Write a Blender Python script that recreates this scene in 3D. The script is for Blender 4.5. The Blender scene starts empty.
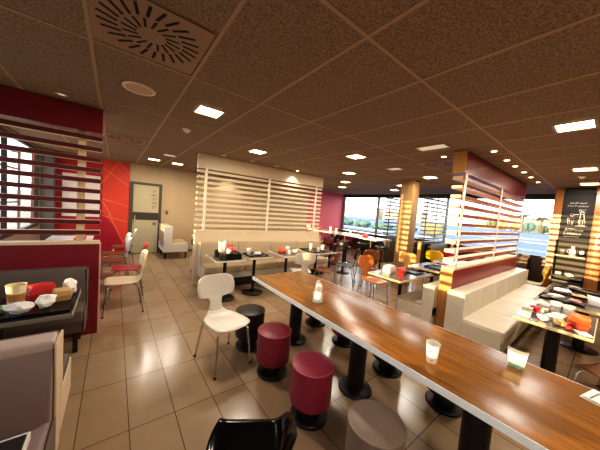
import bpy, bmesh, math, random
from mathutils import Vector, Matrix
PI = math.pi
scene = bpy.context.scene
C = bpy.context.collection
random.seed(7)
ZC = 2.65                      # ceiling height

# ------------------------------------------------------------------ materials
def lin(c):
    return tuple(((v/255)/12.92 if v/255 <= .04045 else ((v/255+.055)/1.055)**2.4) for v in c) + (1,)
_m = {}
def mat(name, rgb, rough=.5, metal=0, noise=0, nscale=12, bump=0, bscale=60, emit=0, ecol=None, coat=0, stretch=None, spec=None):
    if name in _m: return _m[name]
    m = bpy.data.materials.new(name); m.use_nodes = True
    nt = m.node_tree; b = nt.nodes['Principled BSDF']
    col = lin(rgb)
    b.inputs['Base Color'].default_value = col
    b.inputs['Roughness'].default_value = rough
    b.inputs['Metallic'].default_value = metal
    if spec is not None: b.inputs['Specular IOR Level'].default_value = spec
    if coat: b.inputs['Coat Weight'].default_value = coat; b.inputs['Coat Roughness'].default_value = .12
    tc = nt.nodes.new('ShaderNodeTexCoord'); mp = nt.nodes.new('ShaderNodeMapping')
    nt.links.new(tc.outputs['Object'], mp.inputs['Vector'])
    if stretch: mp.inputs['Scale'].default_value = stretch
    if noise:
        n = nt.nodes.new('ShaderNodeTexNoise'); n.inputs['Scale'].default_value = nscale; n.inputs['Detail'].default_value = 5
        nt.links.new(mp.outputs[0], n.inputs['Vector'])
        r = nt.nodes.new('ShaderNodeValToRGB')
        r.color_ramp.elements[0].position = .3; r.color_ramp.elements[1].position = .7
        r.color_ramp.elements[0].color = tuple(max(0, v*(1-noise)) for v in col[:3])+(1,)
        r.color_ramp.elements[1].color = tuple(min(1, v*(1+noise)) for v in col[:3])+(1,)
        nt.links.new(n.outputs['Fac'], r.inputs['Fac']); nt.links.new(r.outputs['Color'], b.inputs['Base Color'])
    if bump:
        n2 = nt.nodes.new('ShaderNodeTexNoise'); n2.inputs['Scale'].default_value = bscale; n2.inputs['Detail'].default_value = 3
        nt.links.new(tc.outputs['Object'], n2.inputs['Vector'])
        bp = nt.nodes.new('ShaderNodeBump'); bp.inputs['Strength'].default_value = bump; bp.inputs['Distance'].default_value = .01
        nt.links.new(n2.outputs['Fac'], bp.inputs['Height']); nt.links.new(bp.outputs['Normal'], b.inputs['Normal'])
    if emit:
        b.inputs['Emission Color'].default_value = lin(ecol or rgb); b.inputs['Emission Strength'].default_value = emit
    _m[name] = m; return m

def wood(name, rgb, rgb2, axis='y', rough=.25, coat=.3, scale=9):
    if name in _m: return _m[name]
    m = mat(name, rgb, rough, coat=coat); nt = m.node_tree; b = nt.nodes['Principled BSDF']
    tc = nt.nodes.new('ShaderNodeTexCoord'); mp = nt.nodes.new('ShaderNodeMapping')
    mp.inputs['Scale'].default_value = {'y': (scale*3, scale*.22, scale), 'x': (scale*.22, scale*3, scale), 'z': (scale*3, scale*3, scale*.2)}[axis]
    nt.links.new(tc.outputs['Object'], mp.inputs['Vector'])
    n = nt.nodes.new('ShaderNodeTexNoise'); n.inputs['Scale'].default_value = 1.3; n.inputs['Detail'].default_value = 7; n.inputs['Roughness'].default_value = .65
    nt.links.new(mp.outputs[0], n.inputs['Vector'])
    r = nt.nodes.new('ShaderNodeValToRGB'); r.color_ramp.elements[0].position = .33; r.color_ramp.elements[1].position = .66
    r.color_ramp.elements[0].color = lin(rgb2); r.color_ramp.elements[1].color = lin(rgb)
    nt.links.new(n.outputs['Fac'], r.inputs['Fac']); nt.links.new(r.outputs['Color'], b.inputs['Base Color'])
    return m

def glass_mat():
    if 'glass' in _m: return _m['glass']
    m = bpy.data.materials.new('glass'); m.use_nodes = True; nt = m.node_tree; nt.nodes.clear()
    o = nt.nodes.new('ShaderNodeOutputMaterial'); mx = nt.nodes.new('ShaderNodeMixShader')
    t = nt.nodes.new('ShaderNodeBsdfTransparent'); g = nt.nodes.new('ShaderNodeBsdfGlossy'); g.inputs['Roughness'].default_value = .02
    t.inputs['Color'].default_value = (.97, .98, .97, 1)
    lw = nt.nodes.new('ShaderNodeLayerWeight'); lw.inputs['Blend'].default_value = .5
    f = nt.nodes.new('ShaderNodeMath'); f.operation = 'POWER'; f.inputs[1].default_value = 6; nt.links.new(lw.outputs['Facing'], f.inputs[0])
    nt.links.new(f.outputs[0], mx.inputs[0]); nt.links.new(t.outputs[0], mx.inputs[1]); nt.links.new(g.outputs[0], mx.inputs[2])
    nt.links.new(mx.outputs[0], o.inputs['Surface']); _m['glass'] = m; return m

def floor_mat():
    m = mat('floor_tiles', (150, 120, 88), .3); nt = m.node_tree; b = nt.nodes['Principled BSDF']
    tc = nt.nodes.new('ShaderNodeTexCoord'); mp = nt.nodes.new('ShaderNodeMapping')
    mp.inputs['Location'].default_value = (-.126, -1.98, 0)
    nt.links.new(tc.outputs['Object'], mp.inputs['Vector'])
    br = nt.nodes.new('ShaderNodeTexBrick'); br.offset = 0; br.squash = 1
    br.inputs['Scale'].default_value = 1; br.inputs['Brick Width'].default_value = .298; br.inputs['Row Height'].default_value = .606
    br.inputs['Mortar Size'].default_value = .0035; br.inputs['Mortar Smooth'].default_value = .2; br.inputs['Bias'].default_value = 0
    br.inputs['Color1'].default_value = lin((164, 137, 106)); br.inputs['Color2'].default_value = lin((153, 126, 95)); br.inputs['Mortar'].default_value = lin((92, 64, 42))
    nt.links.new(mp.outputs[0], br.inputs['Vector'])
    n = nt.nodes.new('ShaderNodeTexNoise'); n.inputs['Scale'].default_value = 5; n.inputs['Detail'].default_value = 6
    nt.links.new(tc.outputs['Object'], n.inputs['Vector'])
    mx = nt.nodes.new('ShaderNodeMix'); mx.data_type = 'RGBA'; mx.blend_type = 'MULTIPLY'; mx.inputs['Factor'].default_value = .35
    r = nt.nodes.new('ShaderNodeValToRGB'); r.color_ramp.elements[0].color = (.6, .6, .6, 1); r.color_ramp.elements[0].position = .3; r.color_ramp.elements[1].position = .7
    nt.links.new(n.outputs['Fac'], r.inputs['Fac'])
    nt.links.new(br.outputs['Color'], mx.inputs['A']); nt.links.new(r.outputs['Color'], mx.inputs['B'])
    nt.links.new(mx.outputs['Result'], b.inputs['Base Color'])
    bp = nt.nodes.new('ShaderNodeBump'); bp.inputs['Strength'].default_value = .4; bp.inputs['Distance'].default_value = .003; bp.invert = True
    nt.links.new(br.outputs['Fac'], bp.inputs['Height']); nt.links.new(bp.outputs['Normal'], b.inputs['Normal'])
    mr = nt.nodes.new('ShaderNodeMapRange'); mr.inputs['To Min'].default_value = .14; mr.inputs['To Max'].default_value = .32
    nt.links.new(n.outputs['Fac'], mr.inputs['Value']); nt.links.new(mr.outputs[0], b.inputs['Roughness'])
    return m

def ceiling_mat():
    m = mat('ceiling_tiles', (96, 74, 58), .9); nt = m.node_tree; b = nt.nodes['Principled BSDF']
    tc = nt.nodes.new('ShaderNodeTexCoord')
    n = nt.nodes.new('ShaderNodeTexNoise'); n.inputs['Scale'].default_value = 85; n.inputs['Detail'].default_value = 4; n.inputs['Roughness'].default_value = .7
    nt.links.new(tc.outputs['Object'], n.inputs['Vector'])
    r = nt.nodes.new('ShaderNodeValToRGB'); e = r.color_ramp.elements
    e[0].position = .36; e[0].color = lin((108, 90, 74)); e[1].position = .62; e[1].color = lin((166, 143, 120))
    nt.links.new(n.outputs['Fac'], r.inputs['Fac']); nt.links.new(r.outputs['Color'], b.inputs['Base Color'])
    bp = nt.nodes.new('ShaderNodeBump'); bp.inputs['Strength'].default_value = .5; bp.inputs['Distance'].default_value = .004
    nt.links.new(n.outputs['Fac'], bp.inputs['Height']); nt.links.new(bp.outputs['Normal'], b.inputs['Normal'])
    return m

K = dict(
    black=lambda: mat('black_plastic', (17, 15, 15), .3),
    gloss_black=lambda: mat('gloss_black', (4, 4, 5), .1, spec=.35),
    dark=lambda: mat('dark_metal', (34, 28, 25), .45, .3),
    chrome=lambda: mat('chrome', (205, 203, 200), .22, 1),
    white=lambda: mat('white_paper', (236, 230, 220), .7, noise=.05, nscale=30),
    cream=lambda: mat('cream_laminate', (226, 206, 172), .4, noise=.03, nscale=4),
    red=lambda: mat('red_card', (196, 32, 28), .5, noise=.08),
    orange=lambda: mat('orange_card', (224, 120, 40), .5, noise=.08),
)
def k(n): return K[n]()

# ------------------------------------------------------------------ mesh building
class MB:
    def __init__(s): s.bm = bmesh.new(); s.mi = 0
    def _tag(s, geom):
        for f in geom: f.material_index = s.mi
    def box(s, c, d, rot=None, bev=0, seg=2):
        t = bmesh.new(); bmesh.ops.create_cube(t, size=1)
        for v in t.verts: v.co = Vector((v.co.x*d[0], v.co.y*d[1], v.co.z*d[2]))
        if bev: bmesh.ops.bevel(t, geom=t.edges[:], offset=bev, segments=seg, profile=.5, affect='EDGES')
        M = Matrix.Translation(c)
        if rot is not None: M = M @ (rot if isinstance(rot, Matrix) else Matrix.Rotation(rot, 4, 'Z'))
        return s.merge(t, M)
    def b2(s, x0, x1, y0, y1, z0, z1, bev=0, seg=2):
        return s.box(((x0+x1)/2, (y0+y1)/2, (z0+z1)/2), (x1-x0, y1-y0, z1-z0), bev=bev, seg=seg)
    def merge(s, t, M=Matrix()):
        vm = {}
        for v in t.verts: vm[v] = s.bm.verts.new(M @ v.co)
        for f in t.faces:
            try:
                nf = s.bm.faces.new([vm[v] for v in f.verts]); nf.material_index = s.mi; nf.smooth = True
            except ValueError: pass
        t.free(); return s
    def lathe(s, prof, n=24, at=(0, 0, 0), M=None):
        t = bmesh.new(); rings = []
        for r, z in prof:
            if r < 1e-5: rings.append([t.verts.new((0, 0, z))])
            else: rings.append([t.verts.new((r*math.cos(2*PI*i/n), r*math.sin(2*PI*i/n), z)) for i in range(n)])
        for a, b in zip(rings, rings[1:]):
            for i in range(n):
                j = (i+1) % n
                if len(a) == 1 and len(b) == 1: continue
                if len(a) == 1: t.faces.new([a[0], b[j], b[i]][::-1])
                elif len(b) == 1: t.faces.new([a[i], a[j], b[0]])
                else: t.faces.new([a[i], a[j], b[j], b[i]])
        return s.merge(t, Matrix.Translation(at) @ (M or Matrix()))
    def tube(s, pts, r, n=8, cap=True):
        pts = [Vector(p) for p in pts]; t = bmesh.new(); rings = []
        rs = r if isinstance(r, (list, tuple)) else [r]*len(pts)
        for i, p in enumerate(pts):
            d = (pts[min(i+1, len(pts)-1)]-pts[max(i-1, 0)]).normalized()
            u = d.cross(Vector((0, 0, 1)) if abs(d.z) < .95 else Vector((1, 0, 0))).normalized(); w = d.cross(u)
            rings.append([t.verts.new(p+(u*math.cos(2*PI*q/n)+w*math.sin(2*PI*q/n))*rs[i]) for q in range(n)])
        for a, b in zip(rings, rings[1:]):
            for i in range(n): t.faces.new([a[i], a[(i+1) % n], b[(i+1) % n], b[i]])
        if cap: t.faces.new(rings[0][::-1]); t.faces.new(rings[-1])
        return s.merge(t)
    def grid(s, P, nu, nv):
        t = bmesh.new(); V = [[t.verts.new(P(i/(nu-1), j/(nv-1))) for j in range(nv)] for i in range(nu)]
        for i in range(nu-1):
            for j in range(nv-1): t.faces.new([V[i][j], V[i+1][j], V[i+1][j+1], V[i][j+1]])
        return s.merge(t)
    def ico(s, c, d, sub=2, jit=0, seed=0):
        rnd = random.Random(seed); t = bmesh.new(); bmesh.ops.create_icosphere(t, subdivisions=sub, radius=.5)
        for v in t.verts:
            q = 1+rnd.uniform(-jit, jit); v.co = Vector((v.co.x*d[0]*q, v.co.y*d[1]*q, v.co.z*d[2]*q))
        return s.merge(t, Matrix.Translation(c))
    def build(s, name, mats, parent=None, loc=None, flat=False):
        me = bpy.data.meshes.new(name)
        bmesh.ops.recalc_face_normals(s.bm, faces=s.bm.faces[:])
        s.bm.to_mesh(me); s.bm.free()
        for m in (mats if isinstance(mats, (list, tuple)) else [mats]): me.materials.append(m)
        if flat:
            for p in me.polygons: p.use_smooth = False
        else:
            me.set_sharp_from_angle(angle=math.radians(38))
        o = bpy.data.objects.new(name, me); C.objects.link(o)
        if parent is not None: o.parent = parent
        if loc is not None: o.location = loc
        return o

def tag(o, label, cat, group=None, kind=None):
    o['label'] = label; o['category'] = cat
    if group: o['group'] = group
    if kind: o['kind'] = kind
    return o
def thing(name, label, cat, loc=(0, 0, 0), rz=0, group=None):
    o = bpy.data.objects.new(name, None); C.objects.link(o)
    o.empty_display_size = .1
    o.location = loc; o.rotation_euler = (0, 0, rz)
    return tag(o, label, cat, group)
def struct(o, label, cat='structure'):
    return tag(o, label, cat, kind='structure')
def dup(root, loc, rz, label, group=None):
    r = root.copy(); C.objects.link(r); r.location = loc; r.rotation_euler = (0, 0, rz); r['label'] = label
    if group: r['group'] = group
    for ch in list(root.children):
        c = ch.copy(); C.objects.link(c); c.parent = r
        for g in list(ch.children):
            d = g.copy(); C.objects.link(d); d.parent = c
    return r

# ------------------------------------------------------------------ room shell
XL, XR, YB, YF = -1.4, 9.3, -2.6, 8.6
m = MB(); m.b2(XL-.2, XR+.2, YB-.2, YF+.2, -.1, 0); struct(m.build('floor', floor_mat()), 'brown beige rectangular tile floor', 'floor')
m = MB(); m.b2(XL-.2, XR+.2, YB-.2, YF+.2, ZC, ZC+.1); struct(m.build('ceiling', ceiling_mat()), 'dark brown speckled suspended ceiling', 'ceiling')
m = MB()
x = -.148-.608*2
while x < XR:
    if x > XL: m.b2(x-.011, x+.011, YB, YF, ZC-.004, ZC-.0005)
    x += .608
y = .915-1.21*2
while y < YF:
    m.b2(XL, XR, y-.011, y+.011, ZC-.0035, ZC-.0005); y += 1.21
struct(m.build('trim_1', mat('ceiling_bar', (176, 146, 116), .5)), 'thin metal bars between the ceiling tiles', 'ceiling trim')

wall_beige = mat('wall_beige', (188, 162, 124), .6, noise=.03, nscale=3)
dark_frame = mat('window_frame_dark', (38, 34, 33), .4)
# back wall with the door opening closed by the door leaf standing in front of it
m = MB(); m.b2(-.27, 7.0, YF, YF+.15, 0, ZC); struct(m.build('wall_back', wall_beige), 'beige wall holding the glazed door', 'wall')
m = MB(); m.b2(XL, XL+.22, 8.36, YF, 0, ZC); struct(m.build('column_3', mat('pillar_grey', (104, 98, 94), .6)), 'grey corner pillar between the left windows and the red wall', 'column')
m = MB(); m.b2(XL-.2, -.27, YF, YF+.15, 0, ZC); struct(m.build('wall_back_red', mat('wall_red', (176, 26, 36), .5)), 'red wall behind the maroon slatted divider', 'wall')
m = MB(); m.b2(7.0, XR+.2, YF, YF+.15, 0, ZC); struct(m.build('wall_back_pink', mat('wall_pink', (220, 96, 104), .55)), 'pink red wall beside the far window', 'wall')
m = MB(); m.b2(XL-.2, XR+.2, YB-.15, YB, 0, ZC); struct(m.build('wall_rear', wall_beige), 'beige wall closing the dining room behind the viewer', 'wall')

# left wall: low wall, lintel, window row
SILL, HEAD = .825, 2.6
m = MB(); m.b2(XL-.12, XL, YB, YF, 0, SILL); m.b2(XL-.12, XL, YB, YF, HEAD, ZC); m.b2(XL-.12, XL, YB, -1.3, SILL, HEAD); m.b2(XL-.12, XL-.001, 8.3, YF, SILL, HEAD)
struct(m.build('wall_left', mat('wall_left_grey', (150, 132, 112), .6)), 'low grey wall under the left window row', 'wall')
def window(i, axis, pos, a0, a1, z0, z1, muls, label, th=.06):
    root = bpy.data.objects.new('window_%d' % i, None); C.objects.link(root); struct(root, label, 'window')
    f = MB(); w = .05
    def bar(u0, u1, v0, v1):
        if axis == 'x': f.b2(pos-th/2, pos+th/2, u0, u1, v0, v1)
        else: f.b2(u0, u1, pos-th/2, pos+th/2, v0, v1)
    bar(a0, a1, z0, z0+w); bar(a0, a1, z1-w, z1)
    for u in [a0+w/2] + muls + [a1-w/2]: bar(u-w/2, u+w/2, z0+w, z1-w)
    f.build('window_frame', dark_frame, root)
    ed = [a0]+muls+[a1]
    for u0, u1 in zip(ed, ed[1:]):
        g = MB()
        if axis == 'x': g.b2(pos-.004, pos+.004, u0+w/2, u1-w/2, z0+w, z1-w)
        else: g.b2(u0+w/2, u1-w/2, pos-.004, pos+.004, z0+w, z1-w)
        g.build('window_pane', glass_mat(), root)
window(1, 'x', XL-.06, -1.3, 8.3, SILL, HEAD, [.3, 1.9, 3.6, 4.9, 6.2], 'long window row in the left wall behind the maroon divider')

# right wall: wood dado, dark head, windows
m = MB(); m.b2(XR, XR+.15, .9, YF, 0, .9); struct(m.build('wall_right', mat('dado_wood', (72, 42, 24), .4, noise=.25, nscale=3, stretch=(1, 4, .5))), 'brown wood dado under the right windows', 'wall')
m = MB(); m.b2(XR, XR+.15, .9, YF, 2.56, ZC); struct(m.build('trim_2', dark_frame), 'dark head above the right windows', 'window trim')
window(2, 'x', XR+.06, .9, 8.55, .9, 2.56, [3.66, 5.1, 6.5], 'long clear window row looking out on a car park', .12)
# side wall between window wall and drinks corner, wooden end
pil = wood('pillar_wood', (176, 112, 58), (138, 82, 40), 'z', .4, .2, 5)
m = MB(); m.b2(8.0, XR+.15, .76, .9, 0, ZC); struct(m.build('wall_end', pil), 'narrow wood clad wall end between the right window and the chalkboard', 'wall')
m = MB(); m.b2(8.02, 8.17, YB, .76, 0, ZC); struct(m.build('wall_drinks', mat('wall_black', (30, 25, 23), .6)), 'dark wall behind the chalkboard', 'wall')
m = MB(); m.b2(5.78, 6.1, 3.08, 3.4, 0, ZC, .004); struct(m.build('column_1', wood('column_wood', (170, 134, 86), (140, 106, 66), 'z', .5, 0, 4)), 'square wood clad column standing near the bar table', 'column')
m = MB(); m.b2(7.86, 8.0, .1, .29, 0, ZC, .004); struct(m.build('column_2', pil), 'square wood clad post to the right of the chalkboard', 'column')
# baseboard on back wall
m = MB(); m.b2(1.2, 7.0, YF-.015, YF-.001, 0, .08); struct(m.build('baseboard_back', mat('baseboard', (92, 74, 58), .5)), 'brown skirting along the beige back wall', 'baseboard')

# door
d = bpy.data.objects.new('door_1', None); C.objects.link(d); d.location = (.75, YF-.03, 0); struct(d, 'grey framed frosted glass door in the beige back wall', 'door')
gm = mat('door_frame_grey', (78, 70, 60), .5)
m = MB(); m.b2(-.4, -.33, -.03, .028, 0, 2.12); m.b2(.33, .4, -.03, .028, 0, 2.12); m.b2(-.33, .33, -.03, .028, 2.05, 2.12); m.build('door_frame', gm, d)
m = MB(); m.b2(-.325, .325, -.012, .018, .02, 2.045); m.build('door_leaf', mat('frosted_glass', (186, 172, 138), .3, noise=.05, nscale=2), d)
m = MB(); m.b2(-.325, .325, -.03, -.012, 1.02, 1.24); m.build('middle_band', mat('door_band', (60, 52, 44), .5), d)
m = MB(); rnd = random.Random(3)
for q in range(5):
    z = 1.9-q*.12
    m.b2(.17, .26, -.016, -.0125, z, z+.016); m.b2(.17, .185, -.016, -.0125, z-.06, z); 
    if q % 2: m.b2(.235, .25, -.016, -.0125, z-.05, z)
    if q == 1: m.b2(.08, .17, -.016, -.0125, z-.03, z-.015)
m.build('lettering', mat('door_lettering', (92, 82, 62), .6), d)
m = MB(); m.b2(.18, .27, -.017, -.0125, .86, .95); m.build('notice', mat('door_notice', (120, 110, 92), .6), d)
m = MB(); m.tube([(-.27, -.03, .95), (-.27, -.06, .95), (-.27, -.06, 1.15), (-.27, -.03, 1.15)], .012); m.build('door_handle', k('chrome'), d)
m = MB(); m.b2(-.04, .04, -.02, 0, -.06, .06, .006); m.lathe([(.02, 0), (.02, .012), (0, .014)], 12, (0, -.02, .01), Matrix.Rotation(PI/2, 4, 'X'))
tag(m.build('call_button', mat('button_grey', (120, 98, 72), .5), loc=(1.31, YF, 1.27)), 'small brown wall button to the right of the glazed door', 'wall button')  # call button mounted on the wall beside the door

# red mural panel with crossing pale lines
mu = thing('wall_mural', 'bright red orange wall panel crossed by thin pale lines', 'wall panel', (.03, YF, 0))
m = MB(); m.b2(-.3, .3, -.02, -.002, .05, 2.62); m.build('panel', mat('mural_red', (214, 66, 44), .45, noise=.1, nscale=1.5), mu)
m = MB(); m.mi = 0; t = bmesh.new(); vs = [t.verts.new((p[0], -.0208, p[1])) for p in ((-.3, .05), (.28, .05), (.0, .75), (-.3, 1.2))]; t.faces.new(vs); m.merge(t); m.build('dark_triangle', mat('mural_dark', (168, 22, 38), .45), mu)
m = MB()
for a, b in [((-.3, 2.4), (.3, 1.95)), ((-.3, 2.0), (.05, 2.62)), ((-.3, 1.55), (.3, 1.38)), ((-.3, 1.1), (.3, .93)), ((-.15, 1.15), (.12, .5)), ((-.3, 1.5), (-.1, 1.1)), ((.12, .5), (.3, .2)), ((.05, 2.6), (.3, 2.3))]:
    m.tube([(a[0], -.0215, a[1]), (b[0], -.0215, b[1])], .007, 6)
m.build('line_pattern', mat('mural_line', (238, 140, 100), .5), mu)
# pale picture on the red wall
m = MB(); m.b2(-.37, .37, -.03, -.002, -.55, .55); tag(m.build('wall_poster', mat('poster_pale', (232, 214, 200), .5, noise=.08, nscale=3), loc=(-.69, YF, 1.6)), 'pale rectangular poster on the red wall behind the maroon divider', 'poster')

# exterior louvres standing outside the left windows
lou = mat('louvre_grey', (120, 108, 96), .5)
for (y0, y1, lab) in [(-1.2, 3.55, 'long grey louvre screen outside the left window row nearest the viewer'), (4.6, 5.7, 'short grey louvre screen outside the middle of the left window row'), (6.9, 8.3, 'grey louvre screen outside the left windows by the red wall')]:
    r = thing('louvre_screen', lab, 'louvre screen', (-1.78, (y0+y1)/2, -.15))
    L = y1-y0; m = MB(); z = .75; pitch, hh = (.13, .055) if y0 < 6 else (.37, .03)
    while z < 2.75: m.b2(-.04, .04, -L/2, L/2, z, z+hh); z += pitch
    m.build('louvre_slats', lou, r)
    if y0 < 6:
        m = MB(); m.b2(.042, .06, -L/2, L/2, 2.53, 2.8); m.build('sun_stop_board', lou, r)  # added unseen board, keeps sun off the upper part of the column
    for s in (-1, 1):
        m = MB(); m.b2(.04, .08, s*(L/2-.05)-.02, s*(L/2-.05)+.02, 0, 2.75); m.build('post', lou, r)

# ------------------------------------------------------------------ slatted room dividers
def divider(label, loc, L, th, zp, zs1, nsl, face, edge, posts, panel_m, header_m, slat_h=.045, end_m=None, post_m=None, over=0, rz=0, post_y=None, header=True, sd=.12, pw=.044):
    r = thing('room_divider', label, 'room divider', loc, rz)
    p = MB(); p.b2(0, L, -th/2, th/2, 0, zp-.03); p.build('lower_panel', panel_m, r)
    p = MB(); p.b2(0, L, -th/2-.004, th/2+.004, zp-.03, zp); p.build('panel_cap', edge, r)
    if end_m:
        for s in (0, 1):
            p = MB(); x = -.012 if s == 0 else L
            p.b2(x, x+.012, -th/2-.002, th/2+.002, 0, zp-.03); p.build('end_strip', end_m, r)
            if header:
                p = MB(); p.b2(x, x+.012, -th/2-.002, th/2+.002, zs1, ZC-.006); p.build('end_strip', end_m, r)
    if header:
        p = MB(); p.b2(0, L, -th/2, th/2, zs1, ZC-.006); p.build('header_panel', header_m, r)
    p = MB(); pitch = (zs1-zp)/(nsl+.35)
    for i in range(nsl):
        z = zp+pitch*(i+.85)-slat_h/2
        p.mi = 1; p.b2(-over, L+over, -sd/2+.003, sd/2-.003, z, z+slat_h)
        p.mi = 0; p.b2(0, L, -sd/2, -sd/2+.003, z+.002, z+slat_h-.002); p.b2(0, L, sd/2-.003, sd/2, z+.002, z+slat_h-.002)
    p.build('slats', [face, edge], r)
    for x in posts:
        p = MB(); yy = -th/2-.012 if post_y is None else post_y
        p.b2(x-pw/2, x+pw/2, yy, yy+.015 if post_y is None else yy+.03, zp, zs1); p.build('post', post_m or edge, r)
    return r
maroon = mat('maroon_panel', (122, 20, 34), .35, noise=.05, nscale=3)
slat_mar = mat('maroon_slat', (92, 18, 26), .4)
divider('maroon red slatted divider rising behind the grey bench at the left', (-1.37, 3.75, 0), 1.24, .12, 1.12, 2.37, 10, slat_mar, k('cream'), [.3, 1.06], maroon, maroon, end_m=mat('pink_edge', (214, 150, 140), .5), slat_h=.05, sd=.075, post_y=.036, pw=.07)
crm = mat('cream_panel', (224, 204, 170), .45, noise=.03, nscale=2)
divider('long cream slatted divider above the cream wall bench', (1.3, 5.16, 0), 3.35, .12, 1.11, 2.36, 11, k('cream'), k('cream'), [.16, 1.63, 3.12], crm, crm, slat_h=.052, sd=.07, post_y=-.066, post_m=mat('post_white', (238, 228, 208), .4))
redp = mat('red_panel', (128, 14, 24), .3, noise=.06, nscale=3)
oak = wood('oak_end', (206, 150, 84), (178, 120, 60), 'z', .4, .2, 6)
divider('glossy red slatted divider between the two long benches on the right', (3.69, 1.355, 0), 3.55, .15, 1.05, 2.35, 10, mat('red_slat', (150, 70, 52), .35), mat('slat_edge', (232, 196, 150), .4), [.05, 1.75, 3.48], redp, redp, end_m=oak, over=.012, slat_h=.045, sd=.13, post_m=mat('post_white', (238, 228, 208), .4))
olive = mat('olive_panel', (74, 62, 32), .5, noise=.1, nscale=4)
blk = mat('slat_black', (36, 32, 30), .45)
divider('dark slatted divider by the far window to the left of the wood column', (7.75, 5.02, 0), 1.45, .1, 1.0, 2.42, 11, blk, blk, [.1, 1.3], olive, blk, header=False)
divider('grey slatted divider by the window to the right of the wood column', (7.55, 3.62, 0), 1.65, .1, 1.0, 2.42, 11, mat('slat_grey', (132, 124, 112), .45), blk, [.1, .8, 1.5], olive, blk, header=False, end_m=oak)

# ------------------------------------------------------------------ benches
def bench(label, loc, rz, L, depth, zs, zb, tb, fab, side, group=None, zlow=.2, plinth=False, slope=.06, edge=None, seat_end=None, top_m=None):
    """local: back plane at y=0, seat towards -y, length along x centred"""
    r = thing('banquette_bench', label, 'bench', loc, rz, group)
    p = MB(); nsec = max(1, int(L/.75))
    for i in range(nsec): p.b2(-L/2+L*i/nsec+.002, -L/2+L*(i+1)/nsec-.002, -depth, -tb-.002, zs-.14, zs, .018, 3)
    p.build('seat', fab, r)
    p = MB(); p.b2(-L/2+.01, L/2-.01, -depth+.03, -.01, zlow, zs-.142); p.build('seat_base', side, r)
    p = MB()
    for i in range(nsec):
        t = bmesh.new(); bmesh.ops.create_cube(t, size=1)
        for v in t.verts:
            top = v.co.z > 0; fr = v.co.y < 0
            v.co = Vector((-L/2+L*(i+.5)/nsec+v.co.x*(L/nsec-.003), (-tb-(0 if top else slope) if fr else -.002), zb if top else zs-.02))
        bmesh.ops.bevel(t, geom=t.edges[:], offset=.014, segments=3, profile=.5, affect='EDGES')
        p.merge(t)
    p.build('backrest', fab, r)
    if top_m:
        p = MB(); p.b2(-L/2, L/2, -tb-.014, -.001, zb-.055, zb+.006, .016, 3); p.build('top_roll', top_m, r)
    # end panels with a light edge
    for s in (-1, 1):
        p = MB(); x0 = s*L/2+(0.001 if s > 0 else -.013)
        p.b2(x0, x0+.012, -tb-.02, -.004, zlow, zb-.012, .003, 1); p.build('end_panel', edge or side, r)
        p = MB(); p.b2(x0, x0+.012, -depth+.02, -tb-.022, zlow, zs-.03, .003, 1); p.build('end_panel', seat_end or edge or side, r)
    if plinth:
        p = MB(); p.b2(-L/2+.06, L/2-.06, -depth+.1, -.04, 0, zlow); p.build('plinth', k('black'), r)
    else:
        for sx in (-1, 1):
            for yy in (-depth+.06, -.06):
                p = MB(); p.b2(sx*(L/2-.06)-.02, sx*(L/2-.06)+.02, yy-.02, yy+.02, 0, zlow); p.build('leg', k('black'), r)
    return r
grey = mat('grey_vinyl', (98, 86, 78), .42, noise=.05, nscale=6)
mauve = mat('mauve_vinyl', (134, 112, 106), .45, noise=.05, nscale=5)
pale_edge = mat('pale_edge', (206, 182, 152), .5)
bench('grey vinyl bench against the maroon slatted divider', (-.795, 3.686, 0), 0, 1.13, .42, .47, .84, .12, grey, grey, zlow=.22, slope=.04)
bench('mauve grey bench in the left foreground with its back to the tray table', (-.81, 1.95, 0), 0, 1.13, .66, .435, .845, .11, mauve, pale_edge, zlow=.14, slope=.1, edge=pale_edge, seat_end=grey, top_m=mat('mauve_lit_top', (186, 164, 152), .4))  # top roll paler: light falling on the rounded top put into its colour
bench('pale ended bench backing onto the mauve foreground bench', (-.81, 1.953, 0), PI, 1.13, .5, .45, .83, .06, grey, pale_edge, zlow=.18, slope=.05, edge=pale_edge)
crv = mat('cream_vinyl', (208, 196, 174), .42, noise=.05, nscale=4)
taupe = mat('taupe_vinyl', (176, 154, 122), .45, noise=.06, nscale=4)
bench('long beige bench along the cream slatted divider', (2.98, 5.095, 0), 0, 3.2, .52, .46, .87, .13, taupe, crv, zlow=.2, plinth=True, edge=crv)
bench('long cream bench on the near side of the red divider', (5.455, 1.278, 0), 0, 3.75, .63, .46, .77, .19, crv, crv, zlow=.15, plinth=True, slope=.02)
bench('long brown seated bench on the far side of the red divider', (5.455, 1.435, 0), PI, 3.75, .55, .46, .77, .14, taupe, crv, zlow=.12, plinth=True, slope=.04)
bench('beige bench backing onto the cream divider from the passage side', (2.98, 5.225, 0), PI, 3.2, .52, .46, .87, .13, taupe, crv, zlow=.2, plinth=True, edge=crv)
bench('white ended bench beside the glazed door', (1.1, 8.0, 0), PI/2, .9, .66, .45, .95, .2, taupe, mat('white_panel', (226, 218, 204), .5), zlow=.2, slope=.04)
bench('brown booth bench under the right window', (9.27, 2.12, 0), -PI/2, 1.5, .5, .46, .86, .12, mat('brown_vinyl', (92, 54, 30), .45, noise=.1), k('dark'), zlow=.1, plinth=True)
bench('olive booth bench against the grey slatted divider', (8.52, 3.55, 0), 0, 1.3, .5, .46, .95, .1, mat('olive_vinyl', (92, 78, 36), .5, noise=.08), k('dark'), zlow=.1, plinth=True)

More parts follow.
